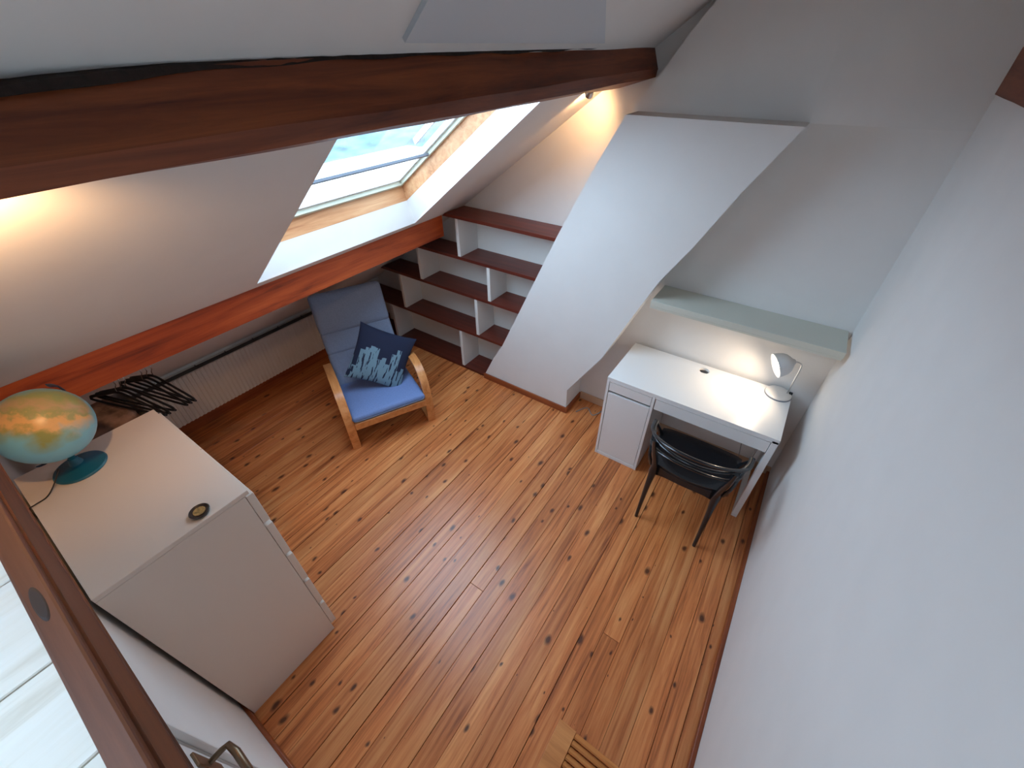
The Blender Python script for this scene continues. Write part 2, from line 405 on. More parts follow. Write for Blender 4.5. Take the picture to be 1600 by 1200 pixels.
slab('glass_pane', WX0 + .02, WX1 - .06, WY0 + .05, WY1 - .05, .205, .209, m_glass, w2)
# sky portals at the two openings (they only guide sampling of the sky)
def portal(xc, yc, d, lx, ly):
    l = bpy.data.lights.new('sky_portal', 'AREA'); l.shape = 'RECTANGLE'; l.size = lx; l.size_y = ly; l.cycles.is_portal = True
    o = bpy.data.objects.new('sky_portal', l); C.objects.link(o)
    xa = Vector((1, 0, TS)).normalized(); ya = Vector((0, -1, 0)); za = xa.cross(ya)   # light shines along -z
    if za.z < 0: ya = -ya; za = -za
    M = Matrix((xa, ya, za)).transposed().to_4x4(); M.translation = Vector((xc, yc, slope(xc) + d)); o.matrix_world = M
portal((RXB + RXT) / 2 - .05, (RY0 + RY1) / 2, .37, 1.62, 1.28); portal(-1.27, -3.51, .27, 1.3, 1.12)

# grey panel above the thick beam
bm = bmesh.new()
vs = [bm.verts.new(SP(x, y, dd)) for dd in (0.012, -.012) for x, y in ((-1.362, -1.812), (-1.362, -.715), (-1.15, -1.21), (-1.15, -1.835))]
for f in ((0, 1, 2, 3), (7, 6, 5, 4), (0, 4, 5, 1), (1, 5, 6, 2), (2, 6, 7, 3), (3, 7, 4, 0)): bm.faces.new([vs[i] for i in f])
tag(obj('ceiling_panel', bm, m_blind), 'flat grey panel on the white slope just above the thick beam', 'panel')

# floor: boards laid along y
fl = bpy.data.objects.new('floor', None); C.objects.link(fl); fl['kind'] = 'structure'
box('subfloor', XL - .05, .1, YB, .05, -.14, -.024, m_gap, fl)
BW = .0965; x = 0.0; i = 0
while x > XL:
    gp = random.choice([.001, .0015, .003, .0045, .002]); bw = .074 if x == 0.0 else BW; xa = max(x - bw + gp, XL); yc = random.uniform(-2.4, -.6)
    cuts = [YN, 0] if random.random() < .93 else [YN, yc, 0]
    for y0, y1 in zip(cuts, cuts[1:]):
        box('floorboard', xa, x, y0 + .0008, y1 - .0008, -.024, random.uniform(-.0008, 0.0), m_floor, fl, bev=.0012, seg=1)
    x -= bw
# loft floor
lf = bpy.data.objects.new('floor_loft', None); C.objects.link(lf); lf['kind'] = 'structure'
box('joist_panel', XL, 0, YB, YN + .02, ZL - .09, ZL - .026, m_wall, lf)
x = -.005 + 0; edges = [0, -.135, -.285, -.43, -.575, -.72, -.868, -1.016, -1.194, -1.34]
while edges[-1] > XL: edges.append(edges[-1] - .15)
for xa, xb in zip(edges, edges[1:]):
    box('floorboard', max(xb + .0025, XL), xa, YB, -2.868, ZL - .025, ZL, m_loft, lf, bev=.0015, seg=1)
tr = bpy.data.objects.new('trim_1', None); C.objects.link(tr); tr['kind'] = 'structure'
box('edge_board', XL + .2, 0, -2.872, -2.843, ZL - .07, ZL + .006, m_rail, tr, bev=.004)
box('edge_strip', XL + .2, 0, -2.8425, -2.852 + .0015, ZL - .09, ZL - .008, m_rail, tr, bev=.003)
box('edge_beam', XL + .2, 0, YN + .0, -2.874, ZL - .16, ZL - .027, m_rail, tr, bev=.003)

Mk = Matrix.Translation((-1.11, -2.858, ZL + .0058)) @ Matrix.Diagonal((.038, .0065, .0012, 1))
o = obj('knot', add_lathe(bmesh.new(), [(0, -1), (1, -1), (1, .3), (.8, 1), (0, 1)], 20, Mk), plain('dark_knot', lin(52, 36, 30), .6), tr)
# chimney breast, leaning to the right
LPT = [(0.0, -2.475), (.27, -2.345), (.45, -2.24), (.88, -2.045), (1.495, -1.768), (1.91, -1.565), (2.205, -1.405)]
RPT = [(0.0, -1.572), (.249, -1.580), (.68, -1.325), (1.05, -1.175), (1.364, -1.043), (1.592, -.911), (1.918, -.747), (2.205, -.582)]
def interp(T, z):
    for (z0, x0), (z1, x1) in zip(T, T[1:]):
        if z <= z1: return x0 + (x1 - x0) * (z - z0) / (z1 - z0)
    return T[-1][1]
CHF = -.255
pts = [(x, z) for z, x in LPT] + [(x, z) for z, x in RPT[::-1]]
prism('wall_chimney', pts, 'y', CHF, .01, m_wall, kind='structure')
bm = bmesh.new(); YU = -.085
cu = [(-1.455, YU, 2.2), (-.585, YU, 2.2), (.02, .0, 2.2), (.02, .0, 3.5), (-.585, YU, slope(-.585) + .02), (-1.02, YU, slope(-1.02) + .02), (-1.20, YU, 2.54), (-1.335, YU, 2.345)]
A = [bm.verts.new(q) for q in cu]; B = [bm.verts.new((x, .02, z)) for x, y, z in cu]
bm.faces.new([A[0], A[1], A[4], A[5], A[6], A[7]]); bm.faces.new([A[1], A[2], A[3], A[4]]); bm.faces.new(B[::-1])
for k in range(8): bm.faces.new([A[k], A[(k + 1) % 8], B[(k + 1) % 8], B[k]])
obj('wall_chimney_upper', bm, m_wall, kind='structure')

# skirtings
bl = bpy.data.objects.new('baseboard_left', None); C.objects.link(bl); bl['kind'] = 'structure'
box('board', XL, -4.03, YN, -.01, 0, .10, m_trim, bl, bev=.003); box('baseboard_right', -.020, 0, YN, -.02, 0, .045, m_trim, kind='structure', bev=.003)
nb = bpy.data.objects.new('baseboard_near', None); C.objects.link(nb); nb['kind'] = 'structure'
box('board', XL, DX0 - .09, YN, YN + .014, 0, .06, m_trimx, nb, bev=.003); box('board', DX1 + .09, 0, YN, YN + .014, 0, .06, m_trimx, nb, bev=.003)
cb = bpy.data.objects.new('baseboard_chimney', None); C.objects.link(cb); cb['kind'] = 'structure'
box('board', -2.462, -1.572, CHF - .013, CHF, 0, .06, m_trimx, cb, bev=.003)
box('board', -1.574, -1.56, CHF - .013, -.0, 0, .06, m_trim, cb, bev=.003)
m_pale = plain('pale_skirting', lin(206, 170, 140), .5)
box('baseboard_far', -1.56, -.0, -.013, 0, 0, .075, m_pale, kind='structure', bev=.003)

# door under the loft
dr = bpy.data.objects.new('door_1', None); C.objects.link(dr); dr['kind'] = 'structure'
box('door_panel', DX0 + .006, DX1 - .004, YN - .04, YN - .002, .008, DZ - .006, m_white, dr, bev=.002)
box('door_casing', DX0 - .085, DX0, YN, YN + .018, 0, DZ + .085, m_wall, dr, bev=.004)
box('door_casing', DX1, DX1 + .085, YN, YN + .018, 0, DZ + .085, m_wall, dr, bev=.004)
box('door_casing', DX0, DX1, YN, YN + .018, DZ, DZ + .085, m_wall, dr, bev=.004)
HZ = 1.06
hd = box('door_handle', -1.232, -1.190, YN - .003, YN + .006, HZ - .09, HZ + .07, m_bronze, dr, bev=.003)
hd['label'] = 'dull bronze lever handle'
tube('lever', [(-1.212, YN + .004, HZ), (-1.212, YN + .035, HZ), (-1.207, YN + .052, HZ + .004), (-1.17, YN + .058, HZ + .012), (-1.12, YN + .055, HZ), (-1.09, YN + .05, HZ - .008)], [.008, .008, .008, .010, .010, .012] , m_bronze, hd)

# ------------------------------------------------------------ beams
def beam(name, label, prof, y0, y1, mat, n=40, wob=.004, sag=None, seed=1):
    """prof: (x,z) polygon; every section slightly irregular"""
    root = bpy.data.objects.new(name, None); C.objects.link(root); root.location = (prof[0][0], y1, prof[0][1]); tag(root, label, 'beam')
    bm = bmesh.new(); rings = []; rnd = random.Random(seed); ph = [rnd.uniform(0, 6) for _ in range(12)]
    for i in range(n + 1):
        y = y0 + (y1 - y0) * i / n; ring = []
        for k, (px, pz) in enumerate(prof):
            q = wob * (math.sin(y * 3.1 + ph[k % 12]) + .5 * math.sin(y * 9.7 + ph[(k + 3) % 12]))
            dz = sag(k, y) if sag else 0
            ring.append(bm.verts.new((px + q - root.location.x, y - root.location.y, pz + q * .8 + dz - root.location.z)))
        rings.append(ring)
    K = len(prof)
    for A, B in zip(rings, rings[1:]):
        for k in range(K): bm.faces.new([A[k], A[(k + 1) % K], B[(k + 1) % K], B[k]])
    bm.faces.new(rings[0]); bm.faces.new(rings[-1][::-1])
    obj('timber', bm, mat, root, smooth=True, sharp=25)
    return root
def sag1(k, y):
    t = min(1, -y / 2.6)
    ex = -.022 * min(1, max(0, (-y - 2.3) / .35)) ** 1.5
    return {0: -.030 * t ** 2.2 + ex, 1: -.030 * t, 2: -.028 * t}.get(k, -.02 * t) if k in (0, 1, 2) else -.01 * t
big = beam('roof_beam', 'thick dark brown beam across the upper slope, from the left edge to the chimney breast',
           [(-1.405, 2.480), (-1.362, 2.388), (-1.372, 2.349), (-1.56, 2.30), (-1.62, 2.36), (-1.50, 2.50)], -4.6, -.0, m_beam, 70, .0035, sag1, 3)
# dark wane along its upper edge
bm = bmesh.new(); rings = []; rnd = random.Random(5)
for i in range(121):
    y = -4.0 + 3.92 * i / 120; t = min(1, -y / 2.6); zt = 2.480 - .030 * t ** 2.2 - .022 * min(1, max(0, (-y - 2.3) / .35)) ** 1.5
    h = .004 + .0025 * math.sin(y * 4) + .002 * math.sin(y * 23) + (.003 * math.exp(-((y + 2.35) / .28) ** 2))
    x = -1.4045; L_ = big.location
    rings.append([bm.verts.new(Vector(q) - L_) for q in ((x - .02, y, zt + .010), (x + .002, y, zt + .005 + rnd.uniform(-.001, .001)), (x + .006 + h * .45, y, zt - h), (x - .012, y, zt - h - .004))])
for A, B in zip(rings, rings[1:]):
    for k in range(4): bm.faces.new([A[k], A[(k + 1) % 4], B[(k + 1) % 4], B[k]])
bm.faces.new(rings[0]); bm.faces.new(rings[-1][::-1])
o = obj('bark_edge', bm, m_bark, big); o['label'] = 'black rough strip of bark'
beam('roof_beam', 'slim orange-brown beam at the foot of the slope, over the radiator and armchair', [(-2.802, 1.462), (-2.800, 1.300), (-2.93, 1.295), (-3.02, 1.300), (-2.86, 1.44)], YN, -.252, m_beam2, 40, .0022, None, 9)
beam('roof_beam', 'short end of a brown beam on the bare right-hand wall', [(-.03, 2.47), (-.028, 2.335), (0.03, 2.318), (0.03, 2.47)], -3.6, -.15, m_beam, 20, .002, None, 4)

# ------------------------------------------------------------ built-in bookshelf
bs = thing('bookshelf', 'low built-in bookshelf of dark red boards and white dividers beside the chimney breast', 'bookshelf', (-2.9, -.125, 0))
def loc_prism(name, pts, axis, a, b, mat, parent, bev=0.0):
    o = prism(name, pts, axis, a, b, mat, parent, bev=bev); o.location = -parent.location; return o
BD = -.247; BT = .024
rows = [1.482, 1.156, .835, .454, .026]
for i, z in enumerate(rows):
    zt, zb = z, z - BT
    xl = lambda q: max(XL + .075 if q < .12 else XL + .003, -2.78 + (q - 1.479) / TS + .006)
    loc_prism('shelf_board', [(xl(zt), zt), (interp(LPT, zt) - .002, zt), (interp(LPT, zb) - .002, zb), (xl(zb), zb)], 'y', BD, -.012, m_shelf, bs)
for r, xs in enumerate(((-2.677,), (-3.161, -2.387), (-3.46, -2.5365), (-3.675, -2.747))):
    zt = rows[r] - BT; zb = rows[r + 1]
    for x in xs:
        o = box('divider', x, x + .03, BD + .004, -.012, zb, zt, m_shelfwhite, bs, bev=.001, seg=1); o.location = -bs.location
for r in range(4):
    zt = rows[r] - BT; zb = rows[r + 1]
    xa = lambda q: max(XL + .003, -2.78 + (q - 1.479) / TS + .01)
    loc_prism('back_panel', [(xa(zt), zt), (interp(LPT, zt) - .002, zt), (interp(LPT, zb) - .002, zb), (xa(zt), zb)], 'y', -.0115, -.002, m_shelfwhite, bs)

# boxed ledge over the desk
ld = thing('wall_ledge', 'pale grey-green boxed ledge on the wall above the white desk', 'shelf', (-.6, 0, 1.2))
xL = interp(RPT, 1.2) + .05
o = box('ledge_board', xL, -.02, -.264, -.002, 1.201, 1.237, m_ledge, ld, bev=.002); o.location = -ld.location
o = box('front_strip', xL, -.024, -.262, -.245, 1.186, 1.2005, m_ledge, ld, bev=.001); o.location = -ld.location

# ------------------------------------------------------------ desk
DXR, DYB, DXL, DYF = -.115, -.025, -1.165, -.525
dk = thing('desk', 'white desk with one cupboard, under the wall ledge', 'desk', ((DXL + DXR) / 2, (DYB + DYF) / 2, 0))
def part(name, x0, x1, y0, y1, z0, z1, mat=m_white, parent=dk, bev=.0015):
    o = box(name, x0, x1, y0, y1, z0, z1, mat, parent, bev=bev, seg=1)
    rt = parent
    off = Vector((0, 0, 0))
    while rt is not None: off += rt.location; rt = rt.parent
    o.location = -off; return o
# top with round cable hole
bm = bmesh.new(); hx, hy, hr = -.645, -.092, .033; seg = 32
def top_with_hole(bm, x0, x1, y0, y1, z0, z1):
    circ = [(hx + hr * math.cos(2 * PI * k / seg), hy + hr * math.sin(2 * PI * k / seg)) for k in range(seg)]
    def bord(k):
        a = 2 * PI * k / seg; dx, dy = math.cos(a), math.sin(a); t = 1e9
        if dx > 1e-9: t = min(t, (x1 - hx) / dx)
        if dx < -1e-9: t = min(t, (x0 - hx) / dx)
        if dy > 1e-9: t = min(t, (y1 - hy) / dy)
        if dy < -1e-9: t = min(t, (y0 - hy) / dy)
        return (hx + dx * t, hy + dy * t)
    outer = [bord(k) for k in range(seg)]
    corners = [(x1, y1), (x0, y1), (x0, y0), (x1, y0)]
    Ls = []
    for z in (z1, z0):
        ci = [bm.verts.new((*p, z)) for p in circ]; ou = [bm.verts.new((*p, z)) for p in outer]; co_ = [bm.verts.new((*p, z)) for p in corners]
        ring = []
        for k in range(seg):
            a0 = math.atan2(outer[k][1] - hy, outer[k][0] - hx) % (2 * PI); a1 = math.atan2(outer[(k + 1) % seg][1] - hy, outer[(k + 1) % seg][0] - hx) % (2 * PI)
            if a1 <= a0: a1 += 2 * PI
            ins = []
            for j, (cx_, cy_) in enumerate(corners):
                ac = math.atan2(cy_ - hy, cx_ - hx) % (2 * PI)
                for q in (ac, ac + 2 * PI):
                    if a0 + 1e-6 < q < a1 - 1e-6: ins.append((q, co_[j]))
            ins = [v for _, v in sorted(ins, key=lambda t: t[0])]
            bm.faces.new([ci[k], ou[k]] + ins + [ou[(k + 1) % seg], ci[(k + 1) % seg]])
            ring += [ou[k]] + ins
        Ls.append((ci, ring))
    (c1, r1), (c0, r0) = Ls
    for k in range(seg): bm.faces.new([c1[k], c1[(k + 1) % seg], c0[(k + 1) % seg], c0[k]])
    for k in range(len(r1)): bm.faces.new([r1[k], r1[(k + 1) % len(r1)], r0[(k + 1) % len(r0)], r0[k]])
top_with_hole(bm, DXL, DXR, DYF, DYB, .732, .75)
o = obj('desktop', bm, m_white, dk); o.location = -dk.location
CW = .335
part('side_panel', DXL, DXL + .018, DYF, DYB, 0, .7315); part('side_panel', DXL + CW - .018, DXL + CW, DYF, DYB, 0, .7315)
part('bottom_panel', DXL + .0185, DXL + CW - .0185, DYF, DYB, 0.0, .03); part('back_panel', DXL + .0185, DXL + CW - .0185, DYB - .012, DYB, .031, .731)
part('drawer', DXL + .021, DXL + CW - .021, DYF + .002, DYF + .022, .640, .712)
part('top_rail', DXL + .0185, DXL + CW - .0185, DYF, DYF + .02, .7155, .7315)
o = part('recess', DXL + .0195, DXL + CW - .0195, DYF + .024, DYF + .03, .605, .660, m_slot); o['label'] = 'dark grip slot'
part('door', DXL + .021, DXL + CW - .021, DYF + .002, DYF + .020, .034, .622)
part('drawer', DXL + CW + .006, DXR - .038, DYF + .002, DYF + .018, .628, .712)
part('top_rail', DXL + CW + .0005, DXR - .0005, DYF, DYF + .04, .7155, .7315)
part('apron', DXL + CW + .0005, DXR - .03, DYF + .020, DYF + .034, .622, .715)
part('modesty_panel', DXL + CW + .0005, DXR - .036, DYB - .012, DYB, .45, .7315)
part('drawer_box', DXL + CW + .03, DXR - .06, DYF + .035, DYB - .04, .64, .715)
part('leg', DXR - .035, DXR, DYF, DYF + .05, .0305, .7315); part('leg', DXR - .035, DXR, DYB - .05, DYB, .0305, .7315)
part('leg_runner', DXR - .035, DXR, DYF, DYB, 0, .03)

# desk lamp
lm = thing('desk_lamp', 'small white desk lamp switched on, at the right end of the desk', 'lamp', (-.192, -.085, .75))
lathe('base', [(0, 0), (.074, 0), (.076, .003), (.076, .010), (.070, .016), (.04, .021), (0, .023)], plain('lamp_base_white', lin(226, 220, 214), .35), lm, 40)
lathe('base_rim', [(.072, 0), (.0785, 0), (.0785, .006), (.0765, .0085), (.072, .006)], m_bar, lm, 40)
AX, AY = .044, .012
tube('arm', [(AX, AY, .018), (AX, AY, .03), (AX - .001, AY - .01, .13), (AX - .002, AY - .02, .225), (AX - .006, AY - .024, .252), (AX - .020, AY - .027, .266), (AX - .050, AY - .032, .270)], .0042, m_steel, lm, 10, smooth_n=5)
box('switch', AX + .010, AX + .030, AY + .004, AY + .02, .012, .026, m_slot, lm, bev=.002)
# shade: dome opening down-left
axd = Vector((-.68, -.36, -.30)).normalized()      # direction of the mouth
Mz = frame_matrix(axd.orthogonal(), axd.cross(axd.orthogonal()), (0, 0, 0))
apex = Vector((AX - .044, AY - .032, .270))
prof_o = [(.004, -.004), (.014, 0), (.020, .010), (.036, .020), (.053, .034), (.065, .053), (.071, .076), (.073, .096), (.076, .104)]
prof_i = [(r - .0025, z + .002) for r, z in prof_o[::-1]]
MM = Mz.copy()
if (MM @ Vector((0, 0, 1))).dot(axd) < 0:
    MM = frame_matrix(axd.cross(axd.orthogonal()), axd.orthogonal(), (0, 0, 0))
MM.translation = apex
lathe('lamp_shade', prof_o + prof_i, plain('lamp_shade_grey', lin(206, 208, 212), .4), lm, 36, MM)
Mb = MM.copy(); Mb.translation = apex + axd * .050
lathe('bulb', [(0, .05), (.010, .048), (.019, .040), (.023, .028), (.021, .014), (.013, .003), (.012, -.012), (0, -.012)], m_bulb, lm, 20, Mb)
pl = bpy.data.lights.new('desk_bulb_light', 'SPOT'); pl.energy = 8; pl.color = (1, .80, .58); pl.shadow_soft_size = .022; pl.spot_size = math.radians(165); pl.spot_blend = 1
po = bpy.data.objects.new('desk_bulb_light', pl); C.objects.link(po)
po.location = Vector(lm.location) + apex + axd * .104; po.rotation_euler = (axd + Vector((0, 0, -.45))).to_track_quat('-Z', 'Y').to_euler()

# ------------------------------------------------------------ black plastic chair at the desk
ch = thing('desk_chair', 'glossy black plastic armchair with looped back rails, tucked into the desk', 'chair', (-.4855, -.68, 0))
def front_y(x): return .0
# local: +y towards the desk (front of the seat), back at -y
bm = bmesh.new(); NX, NY = 16, 12; top = []; bot = []
def seat_half(t):   # t 0 back .. 1 front
    return .195 + .06 * math.sin(min(1, t * 1.1) * PI / 2)
for j in range(NY + 1):
    t = j / NY; y = -.105 + .36 * t; rowt = []; rowb = []
    for i in range(NX + 1):
        s = i / NX * 2 - 1; hw = seat_half(t); x = s * hw
        yy = y - (.035 * (1 - s * s) if j == 0 else .035 * (1 - s * s) * (1 - t)) + .012 * (1 - s * s) * t
        z = .452 - .018 * (1 - s * s) * math.sin(PI * min(1, t * 1.05)) - (.02 * max(0, t - .85) / .15) - .012 * max(0, abs(s) - .85) / .15
        rowt.append(bm.verts.new((x, yy, z))); rowb.append(bm.verts.new((x, yy, z - .022)))
    top.append(rowt); bot.append(rowb)
for j in range(NY):
    for i in range(NX):
        bm.faces.new([top[j][i], top[j][i + 1], top[j + 1][i + 1], top[j + 1][i]]); bm.faces.new([bot[j][i], bot[j + 1][i], bot[j + 1][i + 1], bot[j][i + 1]])
for j in range(NY):
    bm.faces.new([top[j][0], top[j + 1][0], bot[j + 1][0], bot[j][0]]); bm.faces.new([top[j][NX], bot[j][NX], bot[j + 1][NX], top[j + 1][NX]])
for i in range(NX):
    bm.faces.new([top[0][i], bot[0][i], bot[0][i + 1], top[0][i + 1]]); bm.faces.new([top[NY][i], top[NY][i + 1], bot[NY][i + 1], bot[NY][i]])
obj('seat', bm, m_black, ch, smooth=True, sharp=60)
# rear apron that runs into the legs
bm = bmesh.new(); n = 24; R0 = []
for i in range(n + 1):
    s = i / n * 2 - 1; x = s * .198; y = -.108 - .03 * (1 - s * s) - .004; dz = .03 + .05 * abs(s) ** 3.5
    R0.append([bm.verts.new((x, y, .44)), bm.verts.new((x, y - .010, .43 - dz)), bm.verts.new((x, y + .012, .43 - dz)), bm.verts.new((x, y + .012, .44))])
for A, B in zip(R0, R0[1:]):
    for k in range(4): bm.faces.new([A[k], A[(k + 1) % 4], B[(k + 1) % 4], B[k]])
bm.faces.new(R0[0]); bm.faces.new(R0[-1][::-1])
obj('apron', bm, m_black, ch, smooth=True, sharp=50)
for sx in (-1, 1):
    tube('leg', [(sx * .193, -.213, 0.0), (sx * .192, -.198, .12), (sx * .190, -.165, .30), (sx * .188, -.138, .40), (sx * .192, -.140, .48), (sx * .212, -.180, .62), (sx * .222, -.205, .72)], [.0105, .012, .017, .024, .018, .014, .010], m_black, ch, 10, smooth_n=4)
    tube('leg', [(sx * .235, .215, 0.0), (sx * .238, .205, .15), (sx * .242, .195, .32), (sx * .246, .185, .425)], [.0105, .012, .016, .020], m_black, ch, 10, smooth_n=4)
def hoop(ya, za, yb, zb, w, name, r=.009, ry=.013, tip=None):
    pts = []
    for i in range(33):
        a = PI * i / 32; x = -w * math.cos(a); t = math.sin(a) ** .8
        y = ya + (yb - ya) * t; z = za + (zb - za) * t ** 1.3
        pts.append((x, y, z))
    return tube(name, pts, r, m_black, ch, 8, ry=ry)
hoop(.03, .655, -.262, .76, .282, 'back_rail')
hoop(.00, .690, -.250, .705, .270, 'back_rail', .008, .012)
hoop(-.06, .60, -.236, .655, .255, 'back_rail', .007, .011)
for sx in (-1, 1):
    tube('arm_support', [(sx * .246, .17, .43), (sx * .268, .13, .52), (sx * .284, .07, .61), (sx * .283, .028, .66)], [.018, .012, .010, .010], m_black, ch, 8, smooth_n=4)
    tube('arm_support', [(sx * .240, .05, .44), (sx * .262, .00, .55), (sx * .274, -.02, .66), (sx * .270, -.03, .69)], [.014, .010, .009, .009], m_black, ch, 8, smooth_n=4)
    tube('arm_support', [(sx * .214, -.12, .44), (sx * .235, -.14, .53), (sx * .250, -.10, .60), (sx * .262, -.05, .66)], [.013, .010, .009, .009], m_black, ch, 8, smooth_n=4)

# ------------------------------------------------------------ bentwood armchair
ANG = 2.696
ac = thing('armchair', 'bentwood lounge chair with light blue cushions and high back, beside the radiator', 'armchair', (-2.617, -1.265, 0), ANG)
# local x = towards the back, local y = to the chair's side
arm_path = [(0.0, 0, .0), (-.012, 0, .10), (-.014, 0, .22), (.004, 0, .34), (.045, 0, .43), (.11, 0, .485), (.20, 0, .505), (.33, 0, .495), (.48, 0, .465), (.60, 0, .435)]
run_path = [(.022, 0, .014), (.10, 0, .012), (.40, 0, .012), (.58, 0, .014), (.68, 0, .035), (.735, 0, .10), (.74, 0, .18), (.71, 0, .28), (.665, 0, .36), (.615, 0, .405)]
for sy in (-1, 1):
    Y = sy * .315
    bm = add_ribbon(bmesh.new(), [(x, Y, z) for x, _, z in smooth_path(arm_path, 5)], (0, 1, 0), .062, .024)
    obj('arm', bm, m_birch, ac, smooth=True, sharp=40)
    bm = add_ribbon(bmesh.new(), [(x, Y, z) for x, _, z in smooth_path(run_path, 5)], (0, 1, 0), .058, .022)
    obj('runner', bm, m_birch, ac, smooth=True, sharp=40)
    bm = add_ribbon(bmesh.new(), [(x, sy * .250, z) for x, z in ((.005, .262), (.12, .255), (.25, .235), (.38, .22), (.47, .225), (.54, .27), (.605, .40), (.69, .60), (.765, .80), (.80, .93))], (0, 1, 0), .028, .035)
    obj('back_frame', bm, m_birch, ac, smooth=True, sharp=40)
    o = box('frame_block', .0, .03, sy * .262 - .015, sy * .315, .24, .29, m_birch, ac, bev=.003)
box('front_rail', -.048, -.016, -.283, .283, .215, .275, m_birch, ac, bev=.004)
box('cross_rail', .62, .645, -.285, .285, .33, .38, m_birch, ac, bev=.004)
box('cross_rail', .775, .79, -.25, .25, .90, .95, m_birch, ac, bev=.004)
def cushion(name, p0, p1, T, mat, wid=.565, bul=.012, r=.028, seed=1, drop=0.5, wob=.0015):
    a_ = Vector((p0[0], 0, p0[1])); b_ = Vector((p1[0], 0, p1[1])); xa = (b_ - a_); L_ = xa.length; xa.normalize()
    ya = Vector((0, 1, 0)); n_ = xa.cross(ya).normalized()
    if n_.z < 0 or (abs(n_.z) < .6 and n_.x > 0): n_ = -n_; ya = -ya
    cen = (a_ + b_) / 2 - n_ * T * drop
    M = Matrix((xa, ya, xa.cross(ya))).transposed().to_4x4(); M.translation = cen
    return obj(name, add_pad(bmesh.new(), L_, wid, T, r, M, bul, 16, 16, wob, seed), mat, ac, smooth=True, sharp=80)
cushion('seat_cushion', (-.045, .335), (.475, .300), .058, m_blue, .575, .008, .026, 2)
cushion('back_cushion', (.445, .285), (.590, .545), .075, m_bluegrey, .570, .012, .03, 3)
cushion('back_cushion', (.575, .525), (.685, .705), .075, m_bluegrey, .570, .012, .03, 4)
cushion('head_cushion', (.650, .672), (.760, .985), .085, m_bluegrey, .575, .016, .036, 5)
pp = [(-.058 + .0, -.285, .300), (-.062, -.24, .300), (-.062, .24, .300), (-.055, .285, .300), (.2, .289, .284)]
tube('piping', [(.30, -.2885, .283), (.05, -.2885, .297), (-.03, -.284, .303), (-.056, -.262, .305), (-.060, -.2, .305), (-.060, .2, .305), (-.056, .262, .305), (-.03, .284, .303), (.05, .2885, .297), (.30, .2885, .283)], .0035, m_pipe, ac, 6, smooth_n=4)

# throw pillow on the armchair, standing on one corner
def pillow_mat():
    mt, N, L, B = new_mat('navy_painted_fabric')
    tc = N.new('ShaderNodeTexCoord'); sp = N.new('ShaderNodeSeparateXYZ'); mp = N.new('ShaderNodeMapping')
    mp.inputs['Rotation'].default_value = (0, 0, 0); L.new(tc.outputs['Object'], mp.inputs['Vector']); L.new(mp.outputs[0], sp.inputs[0])
    n1 = N.new('ShaderNodeTexNoise'); n1.noise_dimensions = '1D'; n1.inputs['Scale'].default_value = 17; n1.inputs['Detail'].default_value = 0
    # stepped columns
    sn = N.new('ShaderNodeMath'); sn.operation = 'SNAP'; sn.inputs[1].default_value = .034; L.new(sp.outputs[0], sn.inputs[0])
    wn = N.new('ShaderNodeTexWhiteNoise'); wn.noise_dimensions = '1D'; L.new(sn.outputs[0], wn.inputs['W'])
    h = N.new('ShaderNodeMapRange'); h.inputs[3].default_value = -.12; h.inputs[4].default_value = .10; L.new(wn.outputs['Value'], h.inputs[0])
    lt = N.new('ShaderNodeMath'); lt.operation = 'LESS_THAN'; L.new(sp.outputs[1], lt.inputs[0]); L.new(h.outputs[0], lt.inputs[1])
    n2 = N.new('ShaderNodeTexNoise'); m2 = N.new('ShaderNodeMapping'); m2.inputs['Scale'].default_value = (60, 9, 1); L.new(tc.outputs['Object'], m2.inputs['Vector']); L.new(m2.outputs[0], n2.inputs['Vector']); n2.inputs['Scale'].default_value = 1; n2.inputs['Detail'].default_value = 3
    gt = N.new('ShaderNodeMath'); gt.operation = 'GREATER_THAN'; gt.inputs[1].default_value = .43; L.new(n2.outputs['Fac'], gt.inputs[0])
    mu = N.new('ShaderNodeMath'); mu.operation = 'MULTIPLY'; L.new(lt.outputs[0], mu.inputs[0]); L.new(gt.outputs[0], mu.inputs[1])
    mx = N.new('ShaderNodeMix'); mx.data_type = 'RGBA'; L.new(mu.outputs[0], mx.inputs[0]); mx.inputs[6].default_value = lin(26, 34, 60); mx.inputs[7].default_value = lin(112, 142, 158)
    L.new(mx.outputs[2], B.inputs['Base Color']); B.inputs['Roughness'].default_value = .9
    return mt
def pillow(name, label, M4, s, T, mat):
    bm = bmesh.new(); n = 24; T0 = []; B0 = []
    for i in range(n + 1):
        a = []; b = []
        for j in range(n + 1):
            u = math.sin((i / n * 2 - 1) * PI / 2); v = math.sin((j / n * 2 - 1) * PI / 2)
            th = T / 2 * (max(0, (1 - u * u) * (1 - v * v))) ** .42
            x = u * s / 2 * (1 - .09 * (1 - v * v)); y = v * s / 2 * (1 - .09 * (1 - u * u))
            cr = .004 * math.sin(u * 7 + v * 5) * (1 - u * u) * (1 - v * v)
            a.append(bm.verts.new((x, y, th + cr))); b.append(bm.verts.new((x, y, -th + cr)) if 0 < i < n and 0 < j < n else a[-1])
        T0.append(a); B0.append(b)
    for i in range(n):
        for j in range(n):
            bm.faces.new([T0[i][j], T0[i + 1][j], T0[i + 1][j + 1], T0[i][j + 1]])
            q = [B0[i][j], B0[i][j + 1], B0[i + 1][j + 1], B0[i + 1][j]]
            try: bm.faces.new(q)
            except ValueError: pass
    o = obj(name, bm, mat, None, smooth=True, sharp=120); o.matrix_world = M4
    return tag(o, label, 'cushion')
def loc2w(u, v, z):
    c, s = math.cos(ANG), math.sin(ANG); return Vector((-2.617 + u * c + v * s, -1.265 + u * s - v * c, z))
